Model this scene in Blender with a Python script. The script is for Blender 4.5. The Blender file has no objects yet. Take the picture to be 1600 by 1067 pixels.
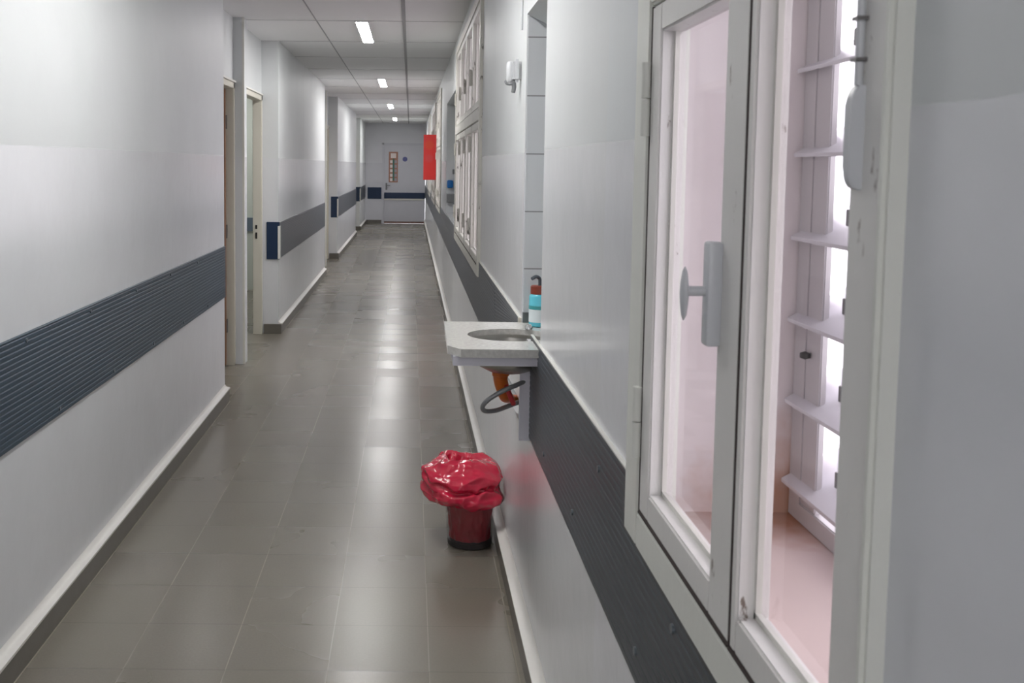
import bpy, bmesh, math, random
from mathutils import Matrix, Vector, noise
random.seed(7)
S = bpy.context.scene
C = S.collection

# ------------------------------------------------------------------ camera, world, exposure
# world frame: X to the right, Y down the corridor, Z up; the camera stands at the origin
H = 1.5                                   # eye height
cam = bpy.data.cameras.new('camera'); co = bpy.data.objects.new('camera', cam); C.objects.link(co)
cam.sensor_width = 36.0; cam.lens = 36.0; cam.clip_start = 0.02
cam.shift_x = 0.0997; cam.shift_y = -0.0922
PITCH = math.atan(0.08); ROLL = 0.0100
M = Matrix.Translation((0, 0, H)) @ Matrix.Rotation(math.pi/2 - PITCH, 4, 'X') @ Matrix.Rotation(ROLL, 4, 'Z')
co.matrix_world = M
cam.dof.use_dof = True; cam.dof.focus_distance = 5.0; cam.dof.aperture_fstop = 14
S.camera = co

w = bpy.data.worlds.new('overcast_sky'); S.world = w; w.use_nodes = True
bg = w.node_tree.nodes['Background']; bg.inputs[0].default_value = (0.96, 0.95, 1.0, 1); bg.inputs[1].default_value = 1.75
S.view_settings.view_transform = 'Standard'; S.view_settings.look = 'None'
S.view_settings.exposure = 1.0; S.view_settings.gamma = 1.0; S.view_settings.use_curve_mapping = False
LAMP_STRENGTH = 39.0

# ------------------------------------------------------------------ key dimensions
XL, XR = -1.16, 0.38          # corridor wall faces
XREC = -1.308                 # recessed plane of the doors on the left
XOUT = 0.68                   # outer face of the right wall
ZC = 2.563                    # ceiling
YB, YE = -4.2, 26.3           # rear end and far end of the corridor
BZ0, BZ1 = 0.665, 0.985       # wall guard band
PZ = 1.548                    # height of the two-tone paint line

# ------------------------------------------------------------------ materials
def srgb(r, g, b):
    f = lambda c: (c/255/12.92) if c <= 10 else ((c/255+0.055)/1.055)**2.4
    return (f(r), f(g), f(b), 1)
def mat(name, col, rough=0.6, metal=0.0, spec=0.5, var=0.0, scale=6.0, bump=0.0, bscale=40.0, **kw):
    m = bpy.data.materials.new(name); m.use_nodes = True
    nt = m.node_tree; p = nt.nodes['Principled BSDF']
    p.inputs['Roughness'].default_value = rough; p.inputs['Metallic'].default_value = metal
    p.inputs['Specular IOR Level'].default_value = spec
    for k, v in kw.items(): p.inputs[k.replace('_', ' ')].default_value = v
    tc = nt.nodes.new('ShaderNodeTexCoord')
    n = nt.nodes.new('ShaderNodeTexNoise'); n.inputs['Scale'].default_value = scale; n.inputs['Detail'].default_value = 5
    nt.links.new(tc.outputs['Object'], n.inputs['Vector'])
    mx = nt.nodes.new('ShaderNodeMix'); mx.data_type = 'RGBA'; mx.blend_type = 'MULTIPLY'
    mx.inputs['A'].default_value = col
    r = nt.nodes.new('ShaderNodeMapRange'); r.inputs['To Min'].default_value = 1 - var; r.inputs['To Max'].default_value = 1 + var*0.3
    nt.links.new(n.outputs['Fac'], r.inputs['Value'])
    cb = nt.nodes.new('ShaderNodeCombineColor')
    for s in ('Red', 'Green', 'Blue'): nt.links.new(r.outputs[0], cb.inputs[s])
    mx.inputs['Factor'].default_value = 1.0
    nt.links.new(cb.outputs[0], mx.inputs['B']); nt.links.new(mx.outputs['Result'], p.inputs['Base Color'])
    if bump:
        n2 = nt.nodes.new('ShaderNodeTexNoise'); n2.inputs['Scale'].default_value = bscale; n2.inputs['Detail'].default_value = 4
        nt.links.new(tc.outputs['Object'], n2.inputs['Vector'])
        b = nt.nodes.new('ShaderNodeBump'); b.inputs['Strength'].default_value = bump; b.inputs['Distance'].default_value = 0.01
        nt.links.new(n2.outputs['Fac'], b.inputs['Height']); nt.links.new(b.outputs[0], p.inputs['Normal'])
    return m

def wall_mat(name, up, lo, rough_lo=0.22):
    """two paints: matt above PZ, glossy enamel below, by world height"""
    m = bpy.data.materials.new(name); m.use_nodes = True; nt = m.node_tree; p = nt.nodes['Principled BSDF']
    g = nt.nodes.new('ShaderNodeNewGeometry'); sx = nt.nodes.new('ShaderNodeSeparateXYZ')
    nt.links.new(g.outputs['Position'], sx.inputs[0])
    n = nt.nodes.new('ShaderNodeTexNoise'); n.inputs['Scale'].default_value = 1.3; n.inputs['Detail'].default_value = 3
    nt.links.new(g.outputs['Position'], n.inputs['Vector'])
    wob = nt.nodes.new('ShaderNodeMath'); wob.operation = 'MULTIPLY_ADD'; wob.inputs[1].default_value = 0.012
    nt.links.new(n.outputs['Fac'], wob.inputs[0]); nt.links.new(sx.outputs['Z'], wob.inputs[2])
    gt = nt.nodes.new('ShaderNodeMath'); gt.operation = 'GREATER_THAN'; gt.inputs[1].default_value = PZ + 0.006
    nt.links.new(wob.outputs[0], gt.inputs[0])
    mx = nt.nodes.new('ShaderNodeMix'); mx.data_type = 'RGBA'; mx.inputs['A'].default_value = lo; mx.inputs['B'].default_value = up
    nt.links.new(gt.outputs[0], mx.inputs['Factor'])
    n3 = nt.nodes.new('ShaderNodeTexNoise'); n3.inputs['Scale'].default_value = 3.0; n3.inputs['Detail'].default_value = 6
    nt.links.new(g.outputs['Position'], n3.inputs['Vector'])
    r = nt.nodes.new('ShaderNodeMapRange'); r.inputs['To Min'].default_value = 0.93; r.inputs['To Max'].default_value = 1.04
    nt.links.new(n3.outputs['Fac'], r.inputs['Value'])
    vm = nt.nodes.new('ShaderNodeVectorMath'); vm.operation = 'SCALE'
    nt.links.new(mx.outputs['Result'], vm.inputs[0]); nt.links.new(r.outputs[0], vm.inputs['Scale'])
    nt.links.new(vm.outputs[0], p.inputs['Base Color'])
    rr = nt.nodes.new('ShaderNodeMix'); rr.inputs['A'].default_value = rough_lo; rr.inputs['B'].default_value = 0.5
    nt.links.new(gt.outputs[0], rr.inputs['Factor']); nt.links.new(rr.outputs['Result'], p.inputs['Roughness'])
    n2 = nt.nodes.new('ShaderNodeTexNoise'); n2.inputs['Scale'].default_value = 9; n2.inputs['Detail'].default_value = 3
    nt.links.new(g.outputs['Position'], n2.inputs['Vector'])
    b = nt.nodes.new('ShaderNodeBump'); b.inputs['Strength'].default_value = 0.25; b.inputs['Distance'].default_value = 0.006
    nt.links.new(n2.outputs['Fac'], b.inputs['Height']); nt.links.new(b.outputs[0], p.inputs['Normal'])
    return m

def grid_floor():
    m = bpy.data.materials.new('terrazzo_floor_tiles'); m.use_nodes = True; nt = m.node_tree; p = nt.nodes['Principled BSDF']
    N = nt.nodes.new; L = nt.links.new
    g = N('ShaderNodeNewGeometry'); sx = N('ShaderNodeSeparateXYZ'); L(g.outputs['Position'], sx.inputs[0])
    def math_(op, a, b=None, c=None):
        q = N('ShaderNodeMath'); q.operation = op
        for i, v in enumerate((a, b, c)):
            if v is None: continue
            if isinstance(v, (int, float)): q.inputs[i].default_value = v
            else: L(v, q.inputs[i])
        return q.outputs[0]
    T = 0.303
    u = math_('DIVIDE', math_('SUBTRACT', sx.outputs['X'], 0.07), T)
    v = math_('DIVIDE', math_('SUBTRACT', sx.outputs['Y'], 4.75), T)
    du = math_('ABSOLUTE', math_('SUBTRACT', math_('FRACT', u), 0.5))
    dv = math_('ABSOLUTE', math_('SUBTRACT', math_('FRACT', v), 0.5))
    gu = math_('GREATER_THAN', du, 0.5 - 0.0055); gv = math_('GREATER_THAN', dv, 0.5 - 0.0075)
    cell = N('ShaderNodeCombineXYZ'); L(math_('FLOOR', u), cell.inputs[0]); L(math_('FLOOR', v), cell.inputs[1])
    wn = N('ShaderNodeTexWhiteNoise'); wn.noise_dimensions = '2D'; L(cell.outputs[0], wn.inputs['Vector'])
    sp = N('ShaderNodeTexNoise'); sp.inputs['Scale'].default_value = 130; sp.inputs['Detail'].default_value = 3; L(g.outputs['Position'], sp.inputs['Vector'])
    big = N('ShaderNodeTexNoise'); big.inputs['Scale'].default_value = 1.1; big.inputs['Detail'].default_value = 4; L(g.outputs['Position'], big.inputs['Vector'])
    k = math_('ADD', math_('MULTIPLY', math_('SUBTRACT', wn.outputs['Value'], 0.5), 0.03), 1.0)
    k = math_('ADD', k, math_('MULTIPLY', math_('SUBTRACT', sp.outputs['Fac'], 0.5), 0.22))
    k = math_('ADD', k, math_('MULTIPLY', math_('SUBTRACT', big.outputs['Fac'], 0.5), 0.3))
    base = N('ShaderNodeVectorMath'); base.operation = 'SCALE'; base.inputs[0].default_value = srgb(122, 117, 106)[:3]; L(k, base.inputs['Scale'])
    m1 = N('ShaderNodeMix'); m1.data_type = 'RGBA'; L(math_('MULTIPLY', gu, 0.55), m1.inputs['Factor']); L(base.outputs[0], m1.inputs['A']); m1.inputs['B'].default_value = srgb(165, 158, 146)
    m2 = N('ShaderNodeMix'); m2.data_type = 'RGBA'; L(math_('MULTIPLY', gv, 0.35), m2.inputs['Factor']); L(m1.outputs['Result'], m2.inputs['A']); m2.inputs['B'].default_value = srgb(84, 82, 76)
    L(m2.outputs['Result'], p.inputs['Base Color'])
    rg = math_('ADD', 0.18, math_('MULTIPLY', wn.outputs['Value'], 0.05)); rg = math_('ADD', rg, math_('MULTIPLY', big.outputs['Fac'], 0.06))
    L(math_('ADD', rg, 0.035), p.inputs['Roughness']); p.inputs['Specular IOR Level'].default_value = 0.5
    return m

def niche_tile_mat():
    m = bpy.data.materials.new('niche_white_tile'); m.use_nodes = True; nt = m.node_tree; p = nt.nodes['Principled BSDF']
    N = nt.nodes.new; L = nt.links.new
    g = N('ShaderNodeNewGeometry'); sx = N('ShaderNodeSeparateXYZ'); L(g.outputs['Position'], sx.inputs[0])
    a = N('ShaderNodeMath'); a.operation = 'SUBTRACT'; a.inputs[1].default_value = 1.155; L(sx.outputs['Z'], a.inputs[0])
    b = N('ShaderNodeMath'); b.operation = 'DIVIDE'; b.inputs[1].default_value = 0.192; L(a.outputs[0], b.inputs[0])
    c = N('ShaderNodeMath'); c.operation = 'FRACT'; L(b.outputs[0], c.inputs[0])
    d = N('ShaderNodeMath'); d.operation = 'LESS_THAN'; d.inputs[1].default_value = 0.022; L(c.outputs[0], d.inputs[0])
    mx = N('ShaderNodeMix'); mx.data_type = 'RGBA'; mx.inputs['A'].default_value = srgb(205, 208, 210); mx.inputs['B'].default_value = srgb(140, 140, 142)
    L(d.outputs[0], mx.inputs['Factor']); L(mx.outputs['Result'], p.inputs['Base Color']); p.inputs['Roughness'].default_value = 0.2
    return m

def spotted(name, base, chip, amount=0.62, scale=30, rough=0.4, stretch=(1, 1, 0.35)):
    """old paint with worn chips"""
    m = bpy.data.materials.new(name); m.use_nodes = True; nt = m.node_tree; p = nt.nodes['Principled BSDF']
    N = nt.nodes.new; L = nt.links.new
    g = N('ShaderNodeNewGeometry'); mp = N('ShaderNodeMapping'); mp.inputs['Scale'].default_value = stretch; L(g.outputs['Position'], mp.inputs[0])
    n = N('ShaderNodeTexNoise'); n.inputs['Scale'].default_value = scale; n.inputs['Detail'].default_value = 7; n.inputs['Roughness'].default_value = 0.7; L(mp.outputs[0], n.inputs['Vector'])
    r = N('ShaderNodeMapRange'); r.inputs['From Min'].default_value = amount; r.inputs['From Max'].default_value = amount + 0.05; L(n.outputs['Fac'], r.inputs['Value'])
    mx = N('ShaderNodeMix'); mx.data_type = 'RGBA'; mx.inputs['A'].default_value = base; mx.inputs['B'].default_value = chip; L(r.outputs[0], mx.inputs['Factor'])
    L(mx.outputs['Result'], p.inputs['Base Color']); p.inputs['Roughness'].default_value = rough
    b = N('ShaderNodeBump'); b.inputs['Strength'].default_value = 0.35; b.inputs['Distance'].default_value = 0.004; L(n.outputs['Fac'], b.inputs['Height']); L(b.outputs[0], p.inputs['Normal'])
    return m

def stained_sill():
    m = bpy.data.materials.new('stained_pink_render'); m.use_nodes = True; nt = m.node_tree; p = nt.nodes['Principled BSDF']
    N = nt.nodes.new; L = nt.links.new
    g = N('ShaderNodeNewGeometry')
    d = N('ShaderNodeVectorMath'); d.operation = 'DISTANCE'; d.inputs[1].default_value = (0.625, 1.66, 0.93); L(g.outputs['Position'], d.inputs[0])
    n = N('ShaderNodeTexNoise'); n.inputs['Scale'].default_value = 26; n.inputs['Detail'].default_value = 6; L(g.outputs['Position'], n.inputs['Vector'])
    a = N('ShaderNodeMath'); a.operation = 'MULTIPLY_ADD'; a.inputs[1].default_value = 0.14; L(n.outputs['Fac'], a.inputs[0]); L(d.outputs['Value'], a.inputs[2])
    r = N('ShaderNodeMapRange'); r.inputs['From Min'].default_value = 0.10; r.inputs['From Max'].default_value = 0.25; L(a.outputs[0], r.inputs['Value'])
    mx = N('ShaderNodeMix'); mx.data_type = 'RGBA'; mx.inputs['A'].default_value = srgb(186, 132, 100); mx.inputs['B'].default_value = srgb(226, 218, 219); L(r.outputs[0], mx.inputs['Factor'])
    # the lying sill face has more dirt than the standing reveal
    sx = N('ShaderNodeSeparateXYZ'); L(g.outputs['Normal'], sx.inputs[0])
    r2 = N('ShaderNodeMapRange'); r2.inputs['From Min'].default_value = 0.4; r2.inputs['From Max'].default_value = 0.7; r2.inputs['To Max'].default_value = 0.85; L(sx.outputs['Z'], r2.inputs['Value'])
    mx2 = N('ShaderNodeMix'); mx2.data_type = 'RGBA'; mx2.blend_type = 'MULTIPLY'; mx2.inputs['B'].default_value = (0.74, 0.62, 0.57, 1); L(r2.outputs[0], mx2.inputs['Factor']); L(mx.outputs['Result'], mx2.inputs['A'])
    n2 = N('ShaderNodeTexNoise'); n2.inputs['Scale'].default_value = 7; n2.inputs['Detail'].default_value = 6; L(g.outputs['Position'], n2.inputs['Vector'])
    r3 = N('ShaderNodeMapRange'); r3.inputs['To Min'].default_value = 0.88; r3.inputs['To Max'].default_value = 1.08; L(n2.outputs['Fac'], r3.inputs['Value'])
    v = N('ShaderNodeVectorMath'); v.operation = 'SCALE'; L(mx2.outputs['Result'], v.inputs[0]); L(r3.outputs[0], v.inputs['Scale'])
    L(v.outputs[0], p.inputs['Base Color']); p.inputs['Roughness'].default_value = 0.6
    return m

def glass_mat(name, tint=(1, 1, 1, 1), refl=0.08):
    m = bpy.data.materials.new(name); m.use_nodes = True; nt = m.node_tree
    nt.nodes.remove(nt.nodes['Principled BSDF']); N = nt.nodes.new; L = nt.links.new
    out = nt.nodes['Material Output']; tr = N('ShaderNodeBsdfTransparent'); tr.inputs[0].default_value = tint
    gl = N('ShaderNodeBsdfGlossy'); gl.inputs['Roughness'].default_value = 0.04
    fr = N('ShaderNodeFresnel'); fr.inputs[0].default_value = 1.22
    gg = N('ShaderNodeNewGeometry'); inv = N('ShaderNodeMath'); inv.operation = 'SUBTRACT'; inv.inputs[0].default_value = 1.0; L(gg.outputs['Backfacing'], inv.inputs[1])
    mu = N('ShaderNodeMath'); mu.operation = 'MULTIPLY'; L(fr.outputs[0], mu.inputs[0]); L(inv.outputs[0], mu.inputs[1])
    mx = N('ShaderNodeMixShader'); L(mu.outputs[0], mx.inputs[0]); L(tr.outputs[0], mx.inputs[1]); L(gl.outputs[0], mx.inputs[2]); L(mx.outputs[0], out.inputs[0])
    return m

def emis(name, col, s):
    m = bpy.data.materials.new(name); m.use_nodes = True; nt = m.node_tree
    p = nt.nodes['Principled BSDF']; p.inputs['Base Color'].default_value = (0.9, 0.9, 0.9, 1)
    p.inputs['Emission Color'].default_value = col; p.inputs['Emission Strength'].default_value = s
    return m

def red_sign_mat():
    m = bpy.data.materials.new('faded_red_sign'); m.use_nodes = True; nt = m.node_tree; p = nt.nodes['Principled BSDF']
    N = nt.nodes.new; L = nt.links.new; g = N('ShaderNodeNewGeometry')
    prev = None
    col = N('ShaderNodeRGB'); col.outputs[0].default_value = srgb(226, 52, 48); prev = col.outputs[0]
    for (c, rad, cc) in (((0.27, 15.2, 1.80), 0.085, srgb(226, 98, 42)), ((0.27, 15.2, 1.60), 0.075, srgb(214, 92, 92))):
        d = N('ShaderNodeVectorMath'); d.operation = 'DISTANCE'; d.inputs[1].default_value = c; L(g.outputs['Position'], d.inputs[0])
        r = N('ShaderNodeMapRange'); r.inputs['From Min'].default_value = rad*0.6; r.inputs['From Max'].default_value = rad; r.inputs['To Min'].default_value = 0.35; r.inputs['To Max'].default_value = 0
        L(d.outputs['Value'], r.inputs['Value'])
        mx = N('ShaderNodeMix'); mx.data_type = 'RGBA'; L(r.outputs[0], mx.inputs['Factor']); L(prev, mx.inputs['A']); mx.inputs['B'].default_value = cc; prev = mx.outputs['Result']
    L(prev, p.inputs['Base Color']); p.inputs['Roughness'].default_value = 0.35
    return m

MAT = dict(
    wall=wall_mat('two_tone_wall_paint', srgb(214, 217, 217), srgb(220, 222, 224)),
    wall_old=wall_mat('end_wall_paint', srgb(216, 216, 221), srgb(212, 212, 218)),
    wallpier=wall_mat('window_pier_paint', srgb(214, 218, 219), srgb(222, 224, 228)),
    floor=grid_floor(),
    skirt=mat('grey_skirting_tile', srgb(112, 108, 100), 0.35, var=0.25, scale=14),
    ledge=mat('white_plaster_ledge', srgb(226, 224, 218), 0.4, var=0.08, bump=0.3, bscale=12),
    grout=mat('pale_floor_grout', srgb(150, 144, 130), 0.6, var=0.15),
    ceil=mat('ceiling_board', srgb(246, 246, 246), 0.85, var=0.05, scale=1.2),
    bar=mat('ceiling_bar_grey', srgb(168, 168, 170), 0.6),
    barb=mat('ceiling_joint_grey', srgb(205, 205, 206), 0.6),
    band=mat('ribbed_grey_rubber', srgb(66, 72, 79), 0.38, var=0.18, scale=5),
    bandl=mat('ribbed_blue_grey_rubber', srgb(52, 70, 84), 0.38, var=0.18, scale=5),
    navy=mat('navy_rubber', srgb(14, 42, 74), 0.4),
    cream=mat('cream_paint', srgb(216, 212, 198), 0.4, var=0.08),
    creamw=mat('off_white_paint', srgb(222, 221, 214), 0.35, var=0.06),
    win=spotted('old_window_paint', srgb(228, 227, 224), srgb(128, 114, 104), 0.64, 34),
    winfar=spotted('peeling_window_paint', srgb(206, 204, 196), srgb(96, 90, 82), 0.60, 22),
    frame=spotted('window_frame_paint', srgb(226, 228, 221), srgb(140, 132, 120), 0.69, 30),
    gapstrip=mat('dark_joint_strip', srgb(70, 60, 58), 0.9, var=0.3, scale=60),
    sill=stained_sill(),
    alu=mat('pale_grey_louvre_metal', srgb(198, 194, 196), 0.35, var=0.06),
    blade=mat('louvre_blade_white', srgb(214, 212, 218), 0.25, var=0.04),
    hw=mat('painted_window_handle', srgb(204, 207, 211), 0.35),
    screw=mat('dull_screw', srgb(120, 118, 118), 0.4, metal=0.6),
    screwd=mat('rubber_stud_head', srgb(112, 120, 126), 0.3, metal=0.3),
    glass=glass_mat('window_glass', (0.97, 0.95, 0.96, 1)),
    wood=mat('brown_door_veneer', srgb(140, 102, 76), 0.5, var=0.35, scale=9),
    woodd=mat('dark_red_wood_strip', srgb(112, 74, 62), 0.5),
    doorg=mat('grey_door_paint', srgb(204, 204, 211), 0.4, var=0.05),
    roomw=mat('pale_green_room_paint', srgb(196, 202, 192), 0.5, var=0.05),
    roombd=mat('blue_grey_room_band', srgb(98, 112, 124), 0.5),
    tile=niche_tile_mat(),
    granite=mat('speckled_grey_granite', srgb(214, 213, 208), 0.14, var=0.42, scale=85),
    granited=mat('speckled_granite_edge', srgb(150, 148, 142), 0.25, var=0.5, scale=85),
    apron=mat('lilac_grey_apron', srgb(222, 221, 230), 0.35, var=0.05),
    steel=mat('sink_steel', srgb(176, 174, 168), 0.28, metal=0.85, var=0.12),
    orange=mat('orange_pvc', srgb(206, 104, 30), 0.35, var=0.2, scale=20),
    redp=mat('red_pvc', srgb(196, 58, 62), 0.35),
    hose=mat('grey_flexible_hose', srgb(150, 152, 154), 0.35, metal=0.4, var=0.2, scale=90),
    cavity=mat('olive_brown_cavity', srgb(122, 116, 84), 0.8, var=0.3, scale=30),
    chrome=mat('chrome', srgb(220, 220, 220), 0.12, metal=1.0),
    splash=mat('dark_grey_splash', srgb(98, 104, 104), 0.3, var=0.2),
    cyan=mat('cyan_bottle', srgb(96, 196, 214), 0.25, var=0.15),
    label=mat('white_bottle_label', srgb(224, 234, 236), 0.4),
    teal=mat('teal_label_stripe', srgb(74, 158, 160), 0.4),
    cap=mat('red_brown_cap', srgb(132, 58, 42), 0.35),
    pump=mat('dark_pump', srgb(84, 92, 100), 0.35),
    wplast=mat('white_plastic', srgb(205, 207, 209), 0.35),
    gplast=mat('grey_plastic', srgb(126, 128, 130), 0.5),
    blue=mat('bright_blue_plastic', srgb(16, 112, 190), 0.3),
    black=mat('black_plastic', srgb(38, 34, 34), 0.5),
    poster=mat('orange_brown_poster_border', srgb(172, 124, 104), 0.5),
    paper=mat('white_paper_panel', srgb(238, 226, 222), 0.6),
    pgreen=mat('green_poster_stripe', srgb(78, 120, 108), 0.6),
    pgrey=mat('mauve_grey_poster_picture', srgb(170, 160, 168), 0.6),
    stick=mat('blue_round_sticker', srgb(96, 100, 156), 0.5),
    sign=red_sign_mat(),
    house=mat('white_lamp_housing', srgb(205, 206, 206), 0.4),
    diff=emis('lit_lamp_diffuser', (1.0, 0.98, 0.975, 1), LAMP_STRENGTH),
    roof=mat('room_ceiling', srgb(190, 190, 186), 0.8),
)
# translucent red bag
def bag_mat(name, col, alpha, rough):
    m = mat(name, col, rough, var=0.35, scale=14, bump=0.25, bscale=30, Transmission_Weight=0.0)
    p = m.node_tree.nodes['Principled BSDF']; p.inputs['Alpha'].default_value = alpha
    p.inputs['Coat Weight'].default_value = 0.5; p.inputs['Coat Roughness'].default_value = 0.12
    return m
MAT['bag'] = bag_mat('red_bag_plastic', srgb(226, 30, 72), 0.86, 0.2)
MAT['liner'] = bag_mat('dark_red_bag_plastic', srgb(176, 20, 44), 1.0, 0.3)
mc = mat('clear_bin_plastic', srgb(120, 116, 116), 0.12); mc.node_tree.nodes['Principled BSDF'].inputs['Alpha'].default_value = 0.14; MAT['clear'] = mc

# ------------------------------------------------------------------ mesh helpers
def obj(name, bm, m, parent=None, smooth=False):
    bmesh.ops.recalc_face_normals(bm, faces=bm.faces[:])
    me = bpy.data.meshes.new(name); bm.to_mesh(me); bm.free()
    if smooth:
        for p in me.polygons: p.use_smooth = True
        me.set_sharp_from_angle(angle=math.radians(42))
    me.materials.append(MAT[m] if isinstance(m, str) else m)
    o = bpy.data.objects.new(name, me); C.objects.link(o)
    if parent: o.parent = parent; o.matrix_parent_inverse = Matrix.Translation(-parent.location) if parent.type == 'EMPTY' else Matrix.Identity(4)
    return o
def bx(bm, x0, x1, y0, y1, z0, z1):
    vs = [bm.verts.new((x, y, z)) for x in (x0, x1) for y in (y0, y1) for z in (z0, z1)]
    for f in ((0, 1, 3, 2), (4, 6, 7, 5), (0, 4, 5, 1), (2, 3, 7, 6), (0, 2, 6, 4), (1, 5, 7, 3)):
        bm.faces.new([vs[i] for i in f])
    return vs
def box(x0, x1, y0, y1, z0, z1, bev=0.0, seg=2):
    bm = bmesh.new(); bx(bm, x0, x1, y0, y1, z0, z1)
    if bev: bmesh.ops.bevel(bm, geom=bm.edges[:], offset=bev, segments=seg, affect='EDGES', profile=0.5)
    return bm
def boxes(lst, bev=0.0):
    bm = bmesh.new()
    for b in lst: bx(bm, *b)
    if bev: bmesh.ops.bevel(bm, geom=bm.edges[:], offset=bev, segments=2, affect='EDGES')
    return bm
def prism(pts, axis, a, b):
    """pts: 2-D outline; axis: the axis it is extruded along"""
    bm = bmesh.new()
    def P(p, t): return {'x': (t, p[0], p[1]), 'y': (p[0], t, p[1]), 'z': (p[0], p[1], t)}[axis]
    A = [bm.verts.new(P(p, a)) for p in pts]; B = [bm.verts.new(P(p, b)) for p in pts]
    bm.faces.new(A); bm.faces.new(B[::-1]); n = len(pts)
    for i in range(n): bm.faces.new((A[i], A[(i+1) % n], B[(i+1) % n], B[i]))
    return bm
def lathe(prof, c, n=32, sx=1.0, sy=1.0, cap=True):
    bm = bmesh.new(); rings = []
    for r, z in prof:
        rings.append([bm.verts.new((c[0]+r*sx*math.cos(2*math.pi*i/n), c[1]+r*sy*math.sin(2*math.pi*i/n), c[2]+z)) for i in range(n)])
    for a, b in zip(rings, rings[1:]):
        for i in range(n): bm.faces.new((a[i], a[(i+1) % n], b[(i+1) % n], b[i]))
    if cap: bm.faces.new(rings[0][::-1]); bm.faces.new(rings[-1])
    return bm
def tube(pts, r, n=12, sub=6):
    """smooth tube through pts (Catmull-Rom)"""
    P = [Vector(p) for p in pts]; Q = []
    rs = r if isinstance(r, (list, tuple)) else [r]*len(P); R_ = []
    for i in range(len(P)-1):
        p0 = P[max(i-1, 0)]; p1 = P[i]; p2 = P[i+1]; p3 = P[min(i+2, len(P)-1)]
        for s in range(sub):
            t = s/sub
            Q.append(0.5*((2*p1)+(p2-p0)*t+(2*p0-5*p1+4*p2-p3)*t*t+(3*p1-p0-3*p2+p3)*t**3)); R_.append(rs[i]*(1-t)+rs[i+1]*t)
    Q.append(P[-1]); R_.append(rs[-1])
    bm = bmesh.new(); rings = []; up = Vector((0.13, 0.21, 1)).normalized()
    for i, q in enumerate(Q):
        d = (Q[min(i+1, len(Q)-1)]-Q[max(i-1, 0)]).normalized()
        a = d.cross(up)
        if a.length < 0.05: a = d.cross(Vector((1, 0, 0)))
        a.normalize(); b = d.cross(a)
        rings.append([bm.verts.new(q+R_[i]*(a*math.cos(2*math.pi*k/n)+b*math.sin(2*math.pi*k/n))) for k in range(n)])
    for a, b in zip(rings, rings[1:]):
        for k in range(n): bm.faces.new((a[k], a[(k+1) % n], b[(k+1) % n], b[k]))
    bm.faces.new(rings[0][::-1]); bm.faces.new(rings[-1])
    return bm
def cyl_x(x0, x1, y, z, r, n=16, rz=None):
    bm = bmesh.new(); rz = rz or r
    A = [bm.verts.new((x0, y+r*math.cos(2*math.pi*i/n), z+rz*math.sin(2*math.pi*i/n))) for i in range(n)]
    B = [bm.verts.new((x1, y+r*math.cos(2*math.pi*i/n), z+rz*math.sin(2*math.pi*i/n))) for i in range(n)]
    bm.faces.new(A); bm.faces.new(B[::-1])
    for i in range(n): bm.faces.new((A[i], A[(i+1) % n], B[(i+1) % n], B[i]))
    return bm
def cyl_z(x, y, z0, z1, r, n=16): return lathe([(r, 0), (r, z1-z0)], (x, y, z0), n)

def struct(o): o['kind'] = 'structure'; return o
def tag(o, label, cat, group=None):
    o['label'] = label; o['category'] = cat
    if group: o['group'] = group
    return o
def empty(name, loc):
    o = bpy.data.objects.new(name, None); C.objects.link(o); o.location = loc; o.empty_display_size = 0.1
    return o

# ------------------------------------------------------------------ floor and ceiling
struct(obj('floor', box(-5.2, 0.40, YB-0.1, YE+0.2, -0.12, 0.0), 'floor'))
ceil = struct(obj('ceiling', box(-5.2, 0.75, YB-0.1, YE+0.2, ZC, ZC+0.12), 'ceil'))
TL, TW, LY0 = 1.29, 0.65, 7.70
bm = bmesh.new()
for x, hw, dz in ((-0.06, 0.0120, 0.006), (-0.71, 0.005, 0.002)):
    bx(bm, x-hw, x+hw, YB, YE, ZC-dz, ZC+0.01)
struct(obj('trim_1', bm, 'bar'))
bm = bmesh.new(); k = -9
while True:
    y = LY0 + TL*k; k += 1
    if y < YB: continue
    if y > YE: break
    bx(bm, XREC, XR, y-0.007, y+0.007, ZC-0.003, ZC+0.01)
struct(obj('trim_2', bm, 'barb'))

# ------------------------------------------------------------------ right wall with window openings and niches
W1 = (0.785, 1.67); W2 = (5.50, 8.45); W3 = (12.7, 14.7); W4 = (15.6, 17.8); W5 = (19.4, 21.8); W0 = (-2.6, -0.6)
WZ0, WZ1 = 0.90, 2.45
N1 = (2.93, 3.43, 0.945, 2.06); N2 = (8.78, 10.95, 1.00, 2.15)
HOLE = (3.47, 3.84, 0.63, 0.70)
opens = [(a, b, WZ0, WZ1) for a, b in (W0, W1, W2, W3, W4, W5)] + [N1, N2, HOLE]
def wall_cells(y0, y1, opens, x0, x1):
    ys = sorted({y0, y1} | {v for o in opens for v in o[:2] if y0 < v < y1})
    zs = sorted({0.0, ZC} | {v for o in opens for v in o[2:]})
    bm = bmesh.new()
    for a, b in zip(ys, ys[1:]):
        run = None
        for c, d in zip(zs, zs[1:]):
            my, mz = (a+b)/2, (c+d)/2
            hole = any(o[0] < my < o[1] and o[2] < mz < o[3] for o in opens)
            if hole:
                if run is not None: bx(bm, x0, x1, a, b, run, c); run = None
            elif run is None: run = c
        if run is not None: bx(bm, x0, x1, a, b, run, ZC)
    return bm
bm = wall_cells(2.0, YE, opens, XR, XOUT)
bx(bm, 0.62, XOUT, N1[0], N1[1], N1[2], N1[3]); bx(bm, 0.60, XOUT, N2[0], N2[1], N2[2], N2[3]); bx(bm, 0.47, XOUT, *HOLE)
for v in bm.verts: pass
wr = struct(obj('wall_right', bm, 'wall'))
bm = wall_cells(YB, 2.0, opens, XR, XOUT)
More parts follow.
